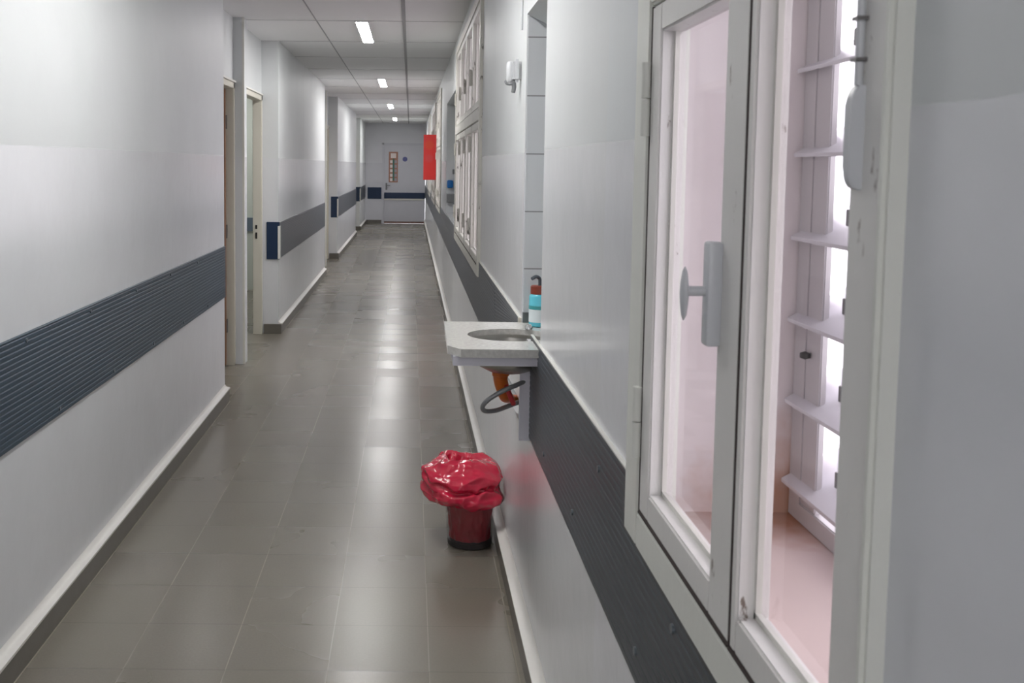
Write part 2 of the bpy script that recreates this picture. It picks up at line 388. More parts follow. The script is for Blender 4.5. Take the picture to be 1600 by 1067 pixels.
obj('window_pier', bm, 'wallpier', wr)
# tiled lining and sloping soffit of the wash niche
struct(obj('trim_3', boxes([(XR+0.004, 0.62, N1[1]-0.006, N1[1]+0.002, 0.97, 2.06), (0.612, 0.622, N1[0], N1[1], 0.97, 2.06), (XR+0.004, 0.62, N1[0]-0.002, N1[0]+0.006, 0.97, 2.06)]), 'tile'))
struct(obj('trim_4', prism([(XR-0.001, 2.00), (0.615, 1.885), (0.615, 2.065), (XR-0.001, 2.065)], 'y', N1[0]+0.004, N1[1]-0.004), 'wall'))
struct(obj('trim_5', box(0.462, 0.474, HOLE[0]-0.01, HOLE[1]+0.01, HOLE[2]-0.01, HOLE[3]+0.01), 'cavity'))

# ------------------------------------------------------------------ left wall: wall slabs, recesses with doors
SEG = [(YB, 6.38), (9.0, 13.85), (16.28, 21.8), (23.5, YE)]
bm = bmesh.new()
for a, b in SEG: bx(bm, -1.383, XL, a, b, 0, ZC)
# walls over the doors and the thin posts between them
REC = [(6.38, 7.58, 7.72, 9.0), (13.85, 14.98, 15.12, 16.28), (21.8, 22.58, 22.72, 23.5)]
HZ = 2.09
for a, p, q, b in REC:
    bx(bm, -1.383, XREC, a, b, HZ, ZC)
    bx(bm, -1.383, -1.232, p, q, 0, ZC)
wl = struct(obj('wall_left', bm, 'wall'))
dn = 1
def door_opening(y0, y1, leaf=None):
    """steel frame in an opening of the recess; leaf: 'open', 'closed' or None"""
    global dn
    r = struct(empty('door_%d' % dn, (XREC, (y0+y1)/2, 0))); dn += 1
    xf0, xf1 = -1.375, XREC + 0.012
    bm = boxes([(xf0, xf1, y0, y0+0.045, 0, HZ), (xf0, xf1, y1-0.045, y1, 0, HZ), (xf0, xf1, y0, y1, HZ-0.045, HZ)], 0.003)
    obj('door_frame', bm, 'cream', r)
    obj('frame_lip', box(xf1-0.004, xf1+0.012, y0, y1, HZ-0.002, HZ+0.012, 0.002), 'creamw', r)
    if leaf == 'open':
        lf = obj('door_leaf', box(-2.42, -1.352, y1-0.10, y1-0.062, 0.01, HZ-0.05, 0.002), 'wood', r)
        obj('hinge', boxes([(-1.37, -1.345, y1-0.075, y1-0.045, z, z+0.10) for z in (0.25, 0.95, 1.75)]), 'screw', lf)
    if leaf == 'closed':
        lf = obj('door_leaf', box(-1.37, -1.335, y0+0.046, y1-0.046, 0.01, HZ-0.046, 0.002), 'cream', r)
        obj('door_handle', box(-1.335, -1.29, y0+0.09, y0+0.20, 1.02, 1.04, 0.004), 'screw', lf)
    return r
r1 = door_opening(6.40, 7.58, 'open')
r2 = door_opening(7.72, 8.98, None)
obj('strike_plate', boxes([(-1.352, -1.336, 8.930, 8.937, 0.93, 0.965), (-1.352, -1.336, 8.930, 8.937, 0.845, 0.90)]), 'black', r2)
for a, p, q, b in REC[1:]:
    door_opening(a+0.02, p, 'closed'); door_opening(q, b-0.02, 'closed')
# rooms behind the open doors
struct(obj('wall_room_near', box(-5.2, -1.385, 2.9, 3.0, 0, ZC), 'roomw'))
struct(obj('wall_room_side', box(-5.2, -5.1, 3.0, 12.3, 0, ZC), 'roomw'))
struct(obj('wall_room_middle', box(-5.1, -1.385, 7.60, 7.70, 0, ZC), 'roomw'))
rf = struct(obj('wall_room_far', box(-5.1, -1.385, 12.15, 12.25, 0, ZC), 'roomw'))
struct(obj('trim_6', boxes([(-5.1, -1.385, 12.13, 12.15, 0.70, 0.86)]), 'roombd'))

struct(obj('trim_20', boxes([(-1.242, -1.226, p-0.006, p+0.012, 0, ZC) for a, p, q, b in REC], 0.002), 'creamw'))

# ------------------------------------------------------------------ both ends
struct(obj('wall_rear', boxes([(-1.46, -1.0, YB-0.1, YB, 0, ZC), (0.24, XOUT, YB-0.1, YB, 0, ZC), (-1.0, 0.24, YB-0.1, YB, 0, 0.8), (-1.0, 0.24, YB-0.1, YB, 2.4, ZC)]), 'wall'))  # opening added in the unseen rear wall to let fill daylight in
rw_ = struct(empty('window_7', (-0.38, YB, 0.8)))  # unseen window, added for fill daylight from behind the camera
obj('window_frame', boxes([(-1.0, -0.95, YB-0.07, YB-0.02, 0.8, 2.4), (0.19, 0.24, YB-0.07, YB-0.02, 0.8, 2.4), (-0.405, -0.355, YB-0.07, YB-0.02, 0.85, 2.35), (-0.95, 0.19, YB-0.07, YB-0.02, 0.8, 0.85), (-0.95, 0.19, YB-0.07, YB-0.02, 2.35, 2.4)]), 'frame', rw_)
obj('pane', box(-0.95, 0.19, YB-0.047, YB-0.044, 0.85, 2.35), 'glass', rw_)
struct(obj('wall_far', boxes([(-1.46, -0.72, YE, YE+0.15, 0, ZC), (-0.72, 0.38, YE, YE+0.15, 2.03, ZC), (0.38, XOUT, YE, YE+0.15, 0, ZC)]), 'wall_old'))
rd = struct(empty('door_7', (-0.17, YE, 0)))
leaf = obj('door_leaf', box(-0.68, 0.375, YE+0.012, YE+0.06, 0.005, 2.02, 0.003), 'doorg', rd)
obj('door_frame', boxes([(-0.73, -0.68, YE-0.02, YE+0.05, 0, 2.06), (-0.73, 0.379, YE-0.02, YE+0.05, 2.02, 2.06)], 0.003), 'doorg', rd)
obj('bumper_strip', box(-0.675, 0.37, YE-0.012, YE+0.012, 0.64, 0.795, 0.004), 'navy', leaf)
obj('lower_trim', box(-0.675, 0.37, YE-0.008, YE+0.012, 0.60, 0.64, 0.003), 'creamw', leaf)
obj('kick_strip', box(-0.675, 0.37, YE-0.008, YE+0.012, 0.006, 0.05, 0.003), 'woodd', leaf)
hd = obj('door_handle', boxes([(-0.64, -0.60, YE, YE+0.012, 0.86, 1.04), (-0.63, -0.615, YE-0.05, YE+0.01, 0.97, 0.985), (-0.63, -0.52, YE-0.06, YE-0.045, 0.968, 0.988)], 0.002), 'gplast', leaf)

# ------------------------------------------------------------------ skirting: grey tile with a white plaster ledge on top
def skirt(name, led, x_wall, sgn, y0, y1, ends=True):
    """sgn: direction from wall into the corridor"""
    t = 0.030
    xs = x_wall + sgn*t
    struct(obj(name, box(min(x_wall, xs), max(x_wall, xs), y0, y1, 0, 0.084, 0.002), 'skirt'))
    n = max(2, int((y1-y0)/0.12)); bm = bmesh.new(); rows = []
    for i in range(n+1):
        y = y0+(y1-y0)*i/n; j = 0.0025*noise.noise(Vector((y*2.1, x_wall*3, 0)))
        prof = [(0, 0.080), (t+0.003+j, 0.080), (t+0.003+j, 0.088+j), (t*0.55, 0.092+j), (0.006, 0.098+j), (0, 0.108+j)]
        rows.append([bm.verts.new((x_wall+sgn*a, y, z)) for a, z in prof])
    for a, b in zip(rows, rows[1:]):
        for k in range(len(a)-1): bm.faces.new((a[k], a[k+1], b[k+1], b[k]))
    bm.faces.new(rows[0]); bm.faces.new(rows[-1][::-1])
    struct(obj(led, bm, 'ledge', smooth=True))
struct(obj('trim_21', boxes([(-1.131, -1.126, a, b, 0, 0.0012) for a, b in SEG] + [(0.332, 0.3365, YB, YE, 0, 0.0012)]), 'grout'))
tn = 7
for i, (a, b) in enumerate(SEG):
    skirt('baseboard_left', 'trim_%d' % tn, XL, 1, a, b); tn += 1
skirt('baseboard_right', 'trim_%d' % tn, XR, -1, YB, YE); tn += 1
struct(obj('baseboard_far', boxes([(-1.12, -0.74, YE-0.03, YE, 0, 0.09)]), 'skirt'))
# skirting on the wall ends that face the camera
struct(obj('baseboard_return', boxes([(-1.285, XL+0.028, y-0.03, y, 0, 0.086) for y in (9.0, 16.28, 23.5)]), 'skirt'))

# ------------------------------------------------------------------ ribbed wall guards
def ribbed(x, sgn, pieces, pitch=0.0165, depth=0.008, amp=0.0011):
    """pieces: (y0, y1, z0, z1) rectangles or 4-corner lists"""
    bm = bmesh.new()
    for (y0, y1, z0, z1) in pieces:
        z = z0; prof = [(0, z0)]
        while z < z1 - 1e-5:
            e = min(z+pitch, z1)
            prof += [(depth-amp, z), (depth, z+(e-z)*0.18), (depth, z+(e-z)*0.72), (depth-amp, z+(e-z)*0.9)]; z = e
        prof += [(depth-amp, z1), (0, z1)]
        ny = 1
        A = [bm.verts.new((x+sgn*a, y0, b)) for a, b in prof]; B = [bm.verts.new((x+sgn*a, y1, b)) for a, b in prof]
        for i in range(len(prof)-1): bm.faces.new((A[i], A[i+1], B[i+1], B[i]))
        bm.faces.new(A); bm.faces.new(B[::-1])
    return bm
def studs(x, sgn, lst, parent):
    base = None
    for y, z in lst:
        o = obj('stud', cyl_x(x+sgn*0.006, x+sgn*0.0115, y, z, 0.007, 12), 'screwd', parent)
def guard(loc, label):
    return tag(empty('wall_guard', loc), label, 'wall guard', 'ribbed guards along the corridor walls')
g = guard((XL, 3, BZ0), 'dark blue-grey ribbed rubber guard along the nearest stretch of left wall')
obj('ribbed_panel', ribbed(XL, 1, [(YB, 6.375, BZ0, BZ1)]), 'bandl', g)
studs(XL, 1, [(3.05+0.62*k + (0.0 if t else 0.28), z) for k in range(5) for t, z in ((1, BZ1-0.022), (0, BZ0+0.022))], g)
for y0, y1, lab in ((9.0, 13.84, 'grey ribbed guard with a navy end cap, just beyond the open doorways on the left'),
                    (16.28, 21.79, 'grey ribbed guard with navy end cap on the left wall past the third doorway'),
                    (23.5, YE-0.01, 'short last grey ribbed guard on the left, next to the corridor end')):
    g = guard((XL, y0, BZ0), lab)
    obj('ribbed_panel', ribbed(XL, 1, [(y0+0.05, y1, BZ0, BZ1)]), 'band', g)
    obj('end_cap', boxes([(-1.262, XL+0.012, y0-0.012, y0-0.001, BZ0-0.005, BZ1+0.005)], 0.002), 'navy', g)
    obj('corner_strip', box(XL-0.004, XL+0.014, y0-0.016, y0+0.05, BZ0-0.002, BZ1-0.03, 0.003), 'creamw', g)
# right wall, near stretch: from behind the camera to the wash basin, notched under the window
g = guard((XR, 1.5, BZ0), 'dark grey ribbed guard on the right wall under the big open window')
obj('ribbed_panel', ribbed(XR, -1, [(YB, 3.10, BZ0, BZ0+0.225), (W0[1]+0.01, W1[0]-0.03, BZ0+0.225, BZ1), (W1[1]+0.012, 3.10, BZ0+0.225, BZ1)]), 'band', g)
obj('top_bead', box(XR-0.008, XR, W1[1]+0.012, 3.10, BZ1, BZ1+0.003), 'creamw', g)
studs(XR, -1, [(1.95, BZ1-0.07), (2.25, BZ0+0.06), (1.38, 0.86), (1.60, 0.72), (2.75, BZ0+0.05), (1.15, 0.845)], g)
g = guard((XR, 7, BZ0), 'long grey ribbed guard on the right wall between the wash basin and the corridor end')
def cut(z): return z
up = [(4.45, W2[0]-0.01), (W2[1]+0.01, W3[0]-0.01), (W3[1]+0.01, W4[0]-0.01), (W4[1]+0.01, W5[0]-0.01), (W5[1]+0.01, YE-0.005)]
bm = ribbed(XR, -1, [(4.45, YE-0.005, BZ0, BZ0+0.225)] + [(a, b, BZ0+0.225, BZ1) for a, b in up])
# the panel tapers off behind the basin slab
b2 = ribbed(XR, -1, [(3.452, 4.45, BZ0, BZ1)], depth=0.0078)
for v in b2.verts:
    if abs(v.co.y-3.452) < 1e-4: v.co.z = 0.905 + (v.co.z-BZ0)*(BZ1-0.905)/(BZ1-BZ0)
me_ = bpy.data.meshes.new('tmp'); b2.to_mesh(me_); b2.free(); bm.from_mesh(me_)
obj('ribbed_panel', bm, 'band', g)
obj('end_strip', box(XR-0.011, XR, 3.437, 3.452, 0.905, BZ1+0.004), 'cream', g)
obj('top_bead', box(XR-0.008, XR, 3.45, W2[0]-0.01, BZ1, BZ1+0.003), 'creamw', g)
g = tag(obj('wall_guard', box(-1.10, -0.745, YE-0.014, YE-0.001, 0.63, 0.925, 0.003), 'navy'), 'navy blue rubber panel on the end wall left of the grey door', 'wall guard', 'ribbed guards along the corridor walls')

# ------------------------------------------------------------------ windows
def handle(parent, y, z):
    h = obj('window_handle', box(0.349, 0.367, y-0.012, y+0.012, z-0.062, z+0.062, 0.004), 'hw', parent, True)
    obj('knob', lathe([(0.001, -0.032), (0.0062, -0.026), (0.0098, -0.012), (0.0108, 0), (0.0098, 0.012), (0.0062, 0.026), (0.001, 0.032)], (0.325, y, z+0.0), 20, 0.45, 1.0), 'hw', h, True)
    obj('spindle', cyl_x(0.326, 0.350, y, z+0.003, 0.006), 'hw', h, True)
def window(n, y0, y1, near=False, paint='winfar', fpaint='winfar', nsash=None, bars=0.14):
    r = struct(empty('window_%d' % n, (XR, (y0+y1)/2, WZ0)))
    fx0, fx1 = 0.362, 0.425
    fy0 = y0+(0.013 if near else 0.065); fy1 = y1-0.088
    tr0, tr1 = 1.745, 1.815
    fr = boxes([(fx0, fx1, y0, fy0, WZ0, WZ1), (fx0, fx1, fy1, y1, WZ0, WZ1), (fx0, fx1, fy0, fy1, WZ0, WZ0+0.058), (fx0, fx1, fy0, fy1, WZ1-0.06, WZ1), (fx0, fx1, fy0, fy1, tr0, tr1)], 0.004)
    obj('window_frame', fr, fpaint, r, True)
    # sill and reveals
    obj('window_sill', box(fx1, XOUT+0.01, y0+0.004, y1-0.004, WZ0, 0.93), 'sill', r)
    obj('window_reveal', boxes([(fx1, XOUT, y1-0.006, y1+0.001, 0.93, WZ1), (fx1, XOUT, y0-0.001, y0+0.006, 0.93, WZ1), (fx1, XOUT, y0, y1, WZ1-0.006, WZ1)]), 'sill', r)
    # sashes
    if near: S_ = [(0.80, 1.121, 0.057, 0.019), (1.125, 1.58, 0.080, 0.055)]
    else:
        k = nsash or 4; L_ = (fy1-fy0)/k; S_ = [(fy0+i*L_+0.002, fy0+(i+1)*L_-0.002, 0.055, 0.055) for i in range(k)]
    zb, zt = WZ0+0.060, tr0-0.002
    for i, (a, b, sn, sf) in enumerate(S_):
        for (c, d, up_) in ((zb, zt, False), (tr1+0.002, WZ1-0.062, True)):
            x0 = 0.366; x1 = 0.404
            sash = obj('window_sash', boxes([(x0, x1, a, a+sn, c, d), (x0, x1, b-sf, b, c, d), (x0, x1, a+sn, b-sf, c, c+0.043), (x0, x1, a+sn, b-sf, d-0.043, d)], 0.003), paint, r, True)
            obj('pane', box(0.3925, 0.3955, a+sn-0.004, b-sf+0.004, c+0.039, d-0.039), 'glass', sash)
            obj('putty', boxes([(0.386, 0.3925, a+sn, a+sn+0.006, c+0.043, d-0.043), (0.386, 0.3925, b-sf-0.006, b-sf, c+0.043, d-0.043), (0.386, 0.3925, a+sn, b-sf, c+0.043, c+0.05)]), 'creamw', sash)
        obj('joint', boxes([(0.3655, 0.402, b-0.001, b+0.0035, zb, zt), (0.364, 0.40, a, b, zb-0.003, zb)]), 'gapstrip', r)  # dark strip standing in for the open gap around each sash
    # louvres on the outer face
    lx = 0.633
    fr2 = boxes([(lx, lx+0.035, y1-0.055, y1-0.006, 0.93, WZ1), (lx, lx+0.035, y0+0.006, y0+0.055, 0.93, WZ1), (lx, lx+0.03, y0+0.05, y1-0.05, 0.93, 0.962)], 0.002)
    obj('louvre_frame', fr2, 'alu', r)
    obj('louvre_channel', boxes([(lx+0.001, lx+0.012, y1-0.112, y1-0.055, 0.962, WZ1)], 0.002), 'alu', r)
    z = 0.985
    while z < WZ1-0.1:
        bm = prism([(0.618, z), (0.618, z+0.006), (0.720, z+0.062), (0.723, z+0.056)], 'y', y0+0.01, y1-0.012)
        o = obj('louvre_blade', bm, 'blade', r)
        if near:
            obj('clip', boxes([(0.652, 0.668, y1-0.145, y1-0.138, z+0.030, z+0.055), (0.655, 0.662, y1-0.150, y1-0.144, z+0.018, z+0.030)], 0.001), 'screw', o)
        z += 0.1335
    if near:
        handle(r, 1.203, 1.352)
        hz = obj('window_handle', bmesh.new(), 'hw', r)
        bpy.data.objects.remove(hz)
        # rounded bolt case on the near stile
        pts = [(0.3545, 1.502), (0.355, 1.494), (0.3575, 1.487), (0.361, 1.484), (0.3675, 1.483), (0.3675, 1.568), (0.360, 1.568), (0.356, 1.562), (0.3545, 1.552)]
        bmh = prism(pts, 'y', 0.832, 0.8445)
        bmesh.ops.bevel(bmh, geom=bmh.edges[:], offset=0.0012, segments=2, affect='EDGES')
        hz = obj('bolt_case', bmh, 'hw', r, True)
        obj('bolt_rod', cyl_z(0.362, 0.838, 1.568, 1.70, 0.0035), 'hw', hz, True)
        obj('bolt_guide', boxes([(0.357, 0.368, 0.832, 0.844, 1.587, 1.590), (0.357, 0.368, 0.832, 0.844, 1.62, 1.623)]), 'screw', hz)
        for z0 in (1.045, 1.548):
            h = obj('hinge', cyl_z(0.360, 1.585, z0, z0+0.056, 0.0075), 'frame', r, True)
            obj('pin', cyl_z(0.360, 1.585, z0+0.058, z0+0.112, 0.0075), 'frame', h, True)
        obj('frame_stud', lathe([(0.001, 0), (0.008, 0.003), (0.008, 0.010), (0.001, 0.013)], (0.626, 1.60, 1.20), 14), 'black', r, True)
    else:
        for i, (a, b, sn, sf) in enumerate(S_):
            obj('hinge', boxes([(0.350, 0.366, b-0.012, b+0.008, zz, zz+0.10) for zz in (1.08, 1.58, 1.98)], 0.003), paint, r)
    return r
window(1, *W1, near=True, paint='win', fpaint='frame')
window(2, *W2, nsash=4)
window(3, *W3, nsash=3)
window(4, *W4, nsash=3)
window(5, *W5, nsash=3)
window(6, *W0, nsash=3, paint='win', fpaint='frame')

# ------------------------------------------------------------------ ceiling lamps
def lamp(x, y0, label):
    t = tag(empty('ceiling_lamp', (x, y0+0.62, ZC)), label, 'ceiling lamp', 'strip lamps down the corridor ceiling')
    obj('lamp_housing', boxes([(x-0.052, x+0.052, y0-0.006, y0+1.256, ZC-0.011, ZC-0.001)], 0.002), 'house', t)
    obj('diffuser', box(x-0.041, x+0.041, y0+0.004, y0+1.246, ZC-0.0130, ZC-0.0105), 'diff', t)
    return t
labs = ['lit strip lamp on the ceiling, nearest and largest in view', 'lit strip lamp, second from the camera down the corridor ceiling',
        'third lit strip lamp down the corridor, a small bright spot', 'farthest lit ceiling lamp, a tiny dot before the end wall']
for y, l in zip((7.70, 12.75, 18.0, 23.2), labs): lamp(-0.375, y, l)
lamp(-0.375, 2.55, 'lit strip lamp on the ceiling almost overhead, by the wash niche')
lamp(-0.375, -2.6, 'lit strip lamp on the ceiling behind the viewpoint')
lamp(-2.2, 10.2, 'unseen strip lamp added to light the room behind the second open doorway')  # out of view, added to brighten what shows through the doorway
lamp(-3.2, 4.6, 'unseen strip lamp added to light the room behind the first open doorway')  # also added out of view, as a light for the first room

# ------------------------------------------------------------------ wash basin
SZ = 0.975
basin = tag(empty('wash_basin', (XR, 3.18, 0.66)), 'speckled grey stone wash basin slab with steel bowl jutting from the right wall', 'sink')
cx, cy, rx, ry = 0.318, 3.165, 0.135, 0.118
outline = [(0.118, 3.43), (0.113, 2.965), (0.150, 2.905), (XR-0.002, 2.905), (XR-0.002, 2.936), (0.60, 2.936), (0.60, 3.425)]
def slab(z0, z1):
    n = 72; angs = sorted([2*math.pi*i/n for i in range(n)] + [math.atan2(p[1]-cy, p[0]-cx) % (2*math.pi) for p in outline])
    def hit(a):
        d = (math.cos(a), math.sin(a)); best = None
        for i in range(len(outline)):
            (x1, y1), (x2, y2) = outline[i], outline[(i+1) % len(outline)]
            ex, ey = x2-x1, y2-y1; den = d[0]*ey-d[1]*ex
            if abs(den) < 1e-9: continue
            t = ((x1-cx)*ey-(y1-cy)*ex)/den; u = ((x1-cx)*d[1]-(y1-cy)*d[0])/den
            if t > 0 and -1e-6 <= u <= 1+1e-6 and (best is None or t > best): best = t
        return (cx+d[0]*best, cy+d[1]*best)
    bm = bmesh.new(); V = []
    for a in angs:
        o = hit(a); i = (cx+rx*math.cos(a), cy+ry*math.sin(a))
        V.append([bm.verts.new((*o, z1)), bm.verts.new((*i, z1)), bm.verts.new((*i, z0)), bm.verts.new((*o, z0))])
    m = len(V)
    for k in range(m):
        a, b = V[k], V[(k+1) % m]
        for j in range(4): bm.faces.new((a[j], a[(j+1) % 4], b[(j+1) % 4], b[j]))
    return bm
obj('counter_slab', slab(SZ-0.024, SZ), 'granite', basin)
obj('apron', boxes([(0.128, 0.142, 2.935, 3.42, SZ-0.052, SZ-0.024), (0.128, XR-0.002, 2.925, 2.939, SZ-0.052, SZ-0.024)]), 'apron', basin)
prof = [(0.152, -0.028), (0.150, -0.050), (0.138, -0.076), (0.112, -0.100), (0.075, -0.118), (0.030, -0.126), (0.002, -0.127)]
bm = lathe([(0.140, -0.024), (0.137, -0.048), (0.126, -0.072), (0.103, -0.095), (0.07, -0.112), (0.03, -0.120), (0.002, -0.121)], (cx, cy, SZ), 48, 1.0, 0.88, cap=False)
obj('bowl', bm, 'steel', basin, True)
obj('bowl_rim', lathe([(0.134, -0.018), (0.134, -0.028), (0.142, -0.028), (0.142, -0.018)], (cx, cy, SZ), 48, 1.0, 0.88, cap=False), 'steel', basin, True)
obj('drain', lathe([(0.022, 0), (0.022, 0.003), (0.012, 0.004)], (cx-0.02, cy, SZ-0.119), 20), 'chrome', basin, True)
dp = obj('drain_pipe', tube([(0.292, 3.20, 0.868), (0.291, 3.20, 0.845), (0.292, 3.20, 0.822), (0.300, 3.21, 0.795), (0.312, 3.24, 0.765), (0.330, 3.36, 0.735), (0.360, 3.52, 0.690), (0.43, 3.60, 0.665)], [0.0245, 0.0245, 0.0225, 0.022, 0.0215, 0.019, 0.017, 0.017], 18), 'orange', basin, True)
obj('collar', lathe([(0.022, 0), (0.0275, 0.002), (0.0275, 0.016), (0.022, 0.018)], (0.291, 3.20, 0.838), 24), 'orange', dp, True)
obj('red_pipe', tube([(0.307, 3.165, 0.815), (0.318, 3.17, 0.785), (0.332, 3.18, 0.752)], 0.008, 12), 'redp', basin, True)
obj('supply_hose', tube([(0.372, 3.12, 0.845), (0.335, 3.10, 0.832), (0.285, 3.09, 0.812), (0.243, 3.09, 0.785), (0.228, 3.10, 0.762), (0.238, 3.12, 0.744), (0.272, 3.15, 0.738), (0.310, 3.20, 0.738), (0.376, 3.28, 0.742)], 0.0075, 12, 8), 'hose', basin, True)
obj('bracket', boxes([(0.342, XR-0.001, 3.104, 3.118, 0.655, SZ-0.05)], 0.002), 'apron', basin)
obj('backsplash', boxes([(XR+0.002, 0.60, 3.415, 3.425, SZ, SZ+0.035), (0.598, 0.608, 2.94, 3.425, SZ, SZ+0.035)]), 'splash', basin)
tp = obj('tap', lathe([(0.020, 0), (0.020, 0.01), (0.012, 0.016), (0.012, 0.085), (0.016, 0.09), (0.001, 0.10)], (0.545, 3.19, SZ), 20), 'chrome', basin, True)
obj('tap_spout', tube([(0.545, 3.19, SZ+0.07), (0.50, 3.19, SZ+0.10), (0.45, 3.19, SZ+0.095), (0.43, 3.19, SZ+0.07)], 0.009), 'chrome', tp, True)
obj('soap_stub', lathe([(0.012, 0), (0.012, 0.01), (0.007, 0.018), (0.001, 0.019)], (0.386, 3.27, SZ), 16), 'chrome', basin, True)

# soap bottle in the niche
bt = tag(empty('soap_bottle', (0.428, 3.345, SZ)), 'small cyan plastic bottle with red-brown cap standing at the back of the wash basin', 'bottle')
obj('bottle_body', lathe([(0.030, 0), (0.034, 0.004), (0.034, 0.098), (0.028, 0.108), (0.02, 0.111)], (0.428, 3.345, SZ+0.001), 28), 'cyan', bt, True)
obj('bottle_label', lathe([(0.0346, 0), (0.0346, 0.042)], (0.428, 3.345, SZ+0.016), 28, cap=False), 'label', bt, True)
obj('label_stripe', lathe([(0.0348, 0), (0.0348, 0.012)], (0.428, 3.345, SZ+0.058), 28, cap=False), 'teal', bt, True)
cp = obj('bottle_cap', lathe([(0.030, 0), (0.030, 0.024), (0.026, 0.027)], (0.428, 3.345, SZ+0.108), 28), 'cap', bt, True)
obj('pump', tube([(0.428, 3.345, SZ+0.13), (0.428, 3.345, SZ+0.155), (0.415, 3.335, SZ+0.165), (0.40, 3.32, SZ+0.16)], 0.006), 'pump', bt, True)

# ------------------------------------------------------------------ waste bin with its red bag
BX, BY = 0.250, 3.98
bn = tag(empty('waste_bin', (BX, BY, 0)), 'clear waste bin with a puffed-up red plastic bag, on the floor against the right wall', 'waste bin')
obj('bin_wall', lathe([(0.086, 0.0), (0.090, 0.004), (0.104, 0.222), (0.110, 0.224), (0.110, 0.232), (0.101, 0.232), (0.087, 0.006)], (BX, BY, 0.001), 48, cap=False), 'clear', bn, True)
obj('bin_base', lathe([(0.080, 0), (0.0875, 0.003), (0.0885, 0.022), (0.084, 0.024)], (BX, BY, 0.001), 40), 'black', bn, True)
def crumple(prof, c, n, amp, seed, freq, folds=0.0, squash=1.0, ext=None):
    bm = bmesh.new(); rings = []
    for j, (r, z) in enumerate(prof):
        ring = []
        for i in range(n):
            a = 2*math.pi*i/n
            ca, sa = math.cos(a), math.sin(a)
            q = Vector((ca*freq, sa*freq, z*freq*7+seed))
            w1 = 1-abs(noise.noise(q))*2; w2 = noise.noise(q*2.3+Vector((5, 1, 2)))
            w3 = abs(noise.noise(Vector((ca*freq*3.1, sa*freq*3.1, z*4+seed*2))))
            k = amp*(w1*0.55+w2*0.5) + folds*w3
            rr = max(0.002, r + k*min(1, r/0.06))
            dz = 0.6*amp*noise.noise(Vector((ca*r*22+3, sa*r*22, seed+z*9)))*min(1, max(0, (z-0.21)/0.03))
            x, y, zz = c[0]+rr*ca, c[1]+rr*sa*squash, c[2]+z+dz
            if ext: x, y, zz = ext(x, y, zz)
            ring.append(bm.verts.new((x, y, zz)))
        rings.append(ring)
    for a, b in zip(rings, rings[1:]):
        for i in range(n): bm.faces.new((a[i], a[(i+1) % n], b[(i+1) % n], b[i]))
    bm.faces.new(rings[-1]); 
    return bm
def interp(P, m):
    out = []
    for (r0, z0), (r1, z1) in zip(P, P[1:]):
        for i in range(m): out.append((r0+(r1-r0)*i/m, z0+(z1-z0)*i/m))
    return out+[P[-1]]
lin = interp([(0.060, 0.022), (0.078, 0.03), (0.083, 0.10), (0.087, 0.16), (0.092, 0.20)], 8)
obj('bag_inside', crumple(lin, (BX, BY, 0), 96, 0.010, 3.3, 2.2, -0.004), 'liner', bn, True)
def keep_off_wall(x, y, z):
    lim = XR - 0.006
    if x > lim - 0.03: x = lim - 0.03*math.exp(-(x-lim+0.03)/0.03)
    return x, y, z
top = interp([(0.104, 0.174), (0.116, 0.180), (0.140, 0.188), (0.162, 0.202), (0.170, 0.220), (0.160, 0.236), (0.152, 0.248), (0.158, 0.262), (0.160, 0.282), (0.150, 0.304), (0.130, 0.324), (0.104, 0.340), (0.074, 0.346), (0.052, 0.336), (0.036, 0.318), (0.022, 0.304), (0.008, 0.300)], 9)
def skew(x, y, z):
    t = max(0, (z-0.17)/0.17)
    x = x - 0.030*min(1, t*2); 
    return keep_off_wall(x, y, z)
bagm = crumple(top, (BX, BY, 0), 220, 0.012, 8.1, 1.4, -0.004, 1.0, skew)
# the big U-shaped fold in the top, seen from the camera side
def groove(p, pts, width, depth):
    best = 9; 
    for a, b in zip(pts, pts[1:]):
        ab = b-a; t = max(0, min(1, (p-a).dot(ab)/ab.length_squared)); best = min(best, (p-(a+ab*t)).length)
    return depth*(math.exp(-(best/width)**2) - 0.6*math.exp(-((best-width*1.9)/width)**2))
U = [Vector(v) for v in ((0.178, 4.030, 0.352), (0.163, 3.950, 0.322), (0.178, 3.860, 0.282), (0.203, 3.840, 0.277), (0.223, 3.880, 0.297), (0.233, 3.960, 0.337))]
F2 = [Vector(v) for v in ((0.073, 3.930, 0.287), (0.123, 3.850, 0.267), (0.173, 3.830, 0.252), (0.233, 3.830, 0.252), (0.313, 3.860, 0.262))]
F3 = [Vector(v) for v in ((0.263, 3.960, 0.342), (0.283, 3.900, 0.312), (0.278, 3.840, 0.262), (0.253, 3.830, 0.212))]
bmesh.ops.recalc_face_normals(bagm, faces=bagm.faces[:]); bagm.normal_update()
for v in bagm.verts:
    d = groove(v.co, U, 0.011, -0.014) + groove(v.co, F2, 0.012, -0.013) + groove(v.co, F3, 0.010, -0.012)
    q = v.co*Vector((9, 9, 13)) + Vector((3.1, 0.7, 2.2)); q2 = v.co*Vector((20, 20, 24)) + Vector((1, 5, 3)); q3 = v.co*60
    rg = lambda t: 1-2.2*abs(noise.noise(t))
    d += 0.014*rg(q) + 0.004*rg(q2) - 0.007
    v.co += v.normal*d
for v in bagm.verts:
    if v.co.x > XR-0.004: v.co.x = XR-0.004
bb = obj('bin_bag', bagm, 'bag', bn, True)
if 'sharp_edge' in bb.data.attributes: bb.data.attributes.remove(bb.data.attributes['sharp_edge'])

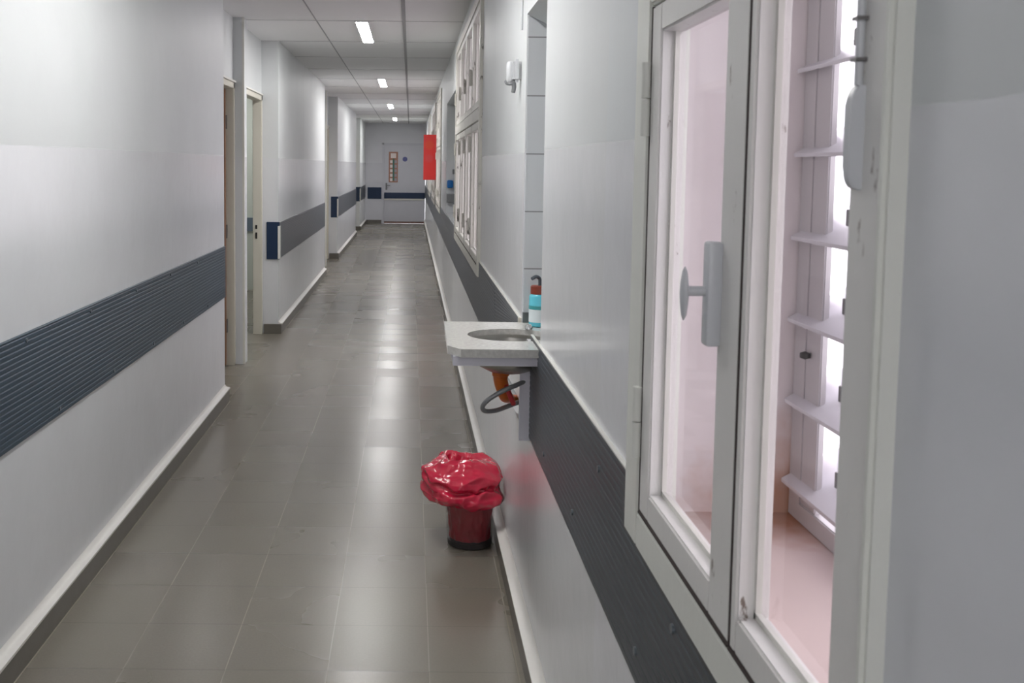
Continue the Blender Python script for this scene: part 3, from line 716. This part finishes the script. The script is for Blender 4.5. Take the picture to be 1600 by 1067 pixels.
# ------------------------------------------------------------------ small wall things
sg = tag(obj('projecting_sign', box(0.187, XR-0.002, 15.19, 15.21, 1.285, 1.95, 0.003), 'sign'), 'tall bright red sign panel projecting from the right wall far down the corridor', 'sign')
fx = tag(empty('wall_fitting', (XR, 3.6, 1.82)), 'small white fitting with grey stub, high on right wall beside the wash niche', 'wall fitting')
obj('fitting_box', boxes([(0.349, XR, 3.57, 3.625, 1.79, 1.87)], 0.010), 'wplast', fx, True)
obj('fitting_dome', lathe([(0.012, 0), (0.014, 0.01), (0.014, 0.062), (0.009, 0.072), (0.001, 0.073)], (0.343, 3.60, 1.79), 20), 'wplast', fx, True)
obj('stub', tube([(0.352, 3.59, 1.795), (0.356, 3.59, 1.775), (0.353, 3.588, 1.755)], [0.009, 0.008, 0.007]), 'gplast', fx, True)
obj('hook', tube([(0.325, 3.59, 1.795), (0.330, 3.585, 1.785), (0.345, 3.585, 1.783), (0.358, 3.59, 1.796)], 0.004), 'gplast', fx, True)
tag(obj('cable_conduit', cyl_z(XR-0.004, 3.56, 1.965, ZC-0.001, 0.004), 'wplast'), 'thin white vertical conduit on the right wall above the small white fitting', 'conduit')
tag(obj('blue_dispenser', box(0.388, 0.452, 10.87, 10.945, 1.262, 1.345, 0.014, 3), 'blue', None, True), 'bright blue plastic dispenser on the side of the far wall niche', 'dispenser')
tag(obj('wall_switch', box(0.445, 0.475, 10.93, 10.948, 1.41, 1.46, 0.003), 'gplast'), 'small dark grey switch above the blue dispenser in the far niche', 'switch')
tag(obj('wall_shelf', box(0.384, 0.50, 10.85, 10.948, 1.11, 1.20, 0.004), 'gplast'), 'grey box shelf under the blue dispenser in the far niche', 'shelf')

po = tag(empty('door_poster', (-0.445, YE, 1.06)), 'narrow tall poster with orange-brown border and rows of pictures on the grey end door', 'poster')
y = YE+0.0115
obj('poster_sheet', box(-0.562, -0.328, y-0.004, y, 1.055, 1.835), 'poster', po)
obj('poster_heading', box(-0.512, -0.375, y-0.006, y-0.004, 1.675, 1.80), 'paper', po)
for k in range(5):
    zz = 1.085+k*0.115
    obj('poster_picture', box(-0.530, -0.465, y-0.006, y-0.004, zz, zz+0.075), 'paper', po)
    obj('poster_picture', box(-0.415, -0.355, y-0.006, y-0.004, zz, zz+0.075), 'pgrey', po)
obj('poster_stripe', box(-0.462, -0.418, y-0.006, y-0.004, 1.10, 1.66), 'pgreen', po)
bm = bmesh.new()
c = [bm.verts.new((-0.148+0.062*math.cos(2*math.pi*i/28), y, 1.65+0.062*math.sin(2*math.pi*i/28))) for i in range(28)]
f = bm.faces.new(c); e = bmesh.ops.extrude_face_region(bm, geom=[f])
for v in e['geom']:
    if isinstance(v, bmesh.types.BMVert): v.co.y -= 0.004
tag(obj('round_sticker', bm, 'stick'), 'round blue sticker beside the poster on the grey end door', 'sticker')
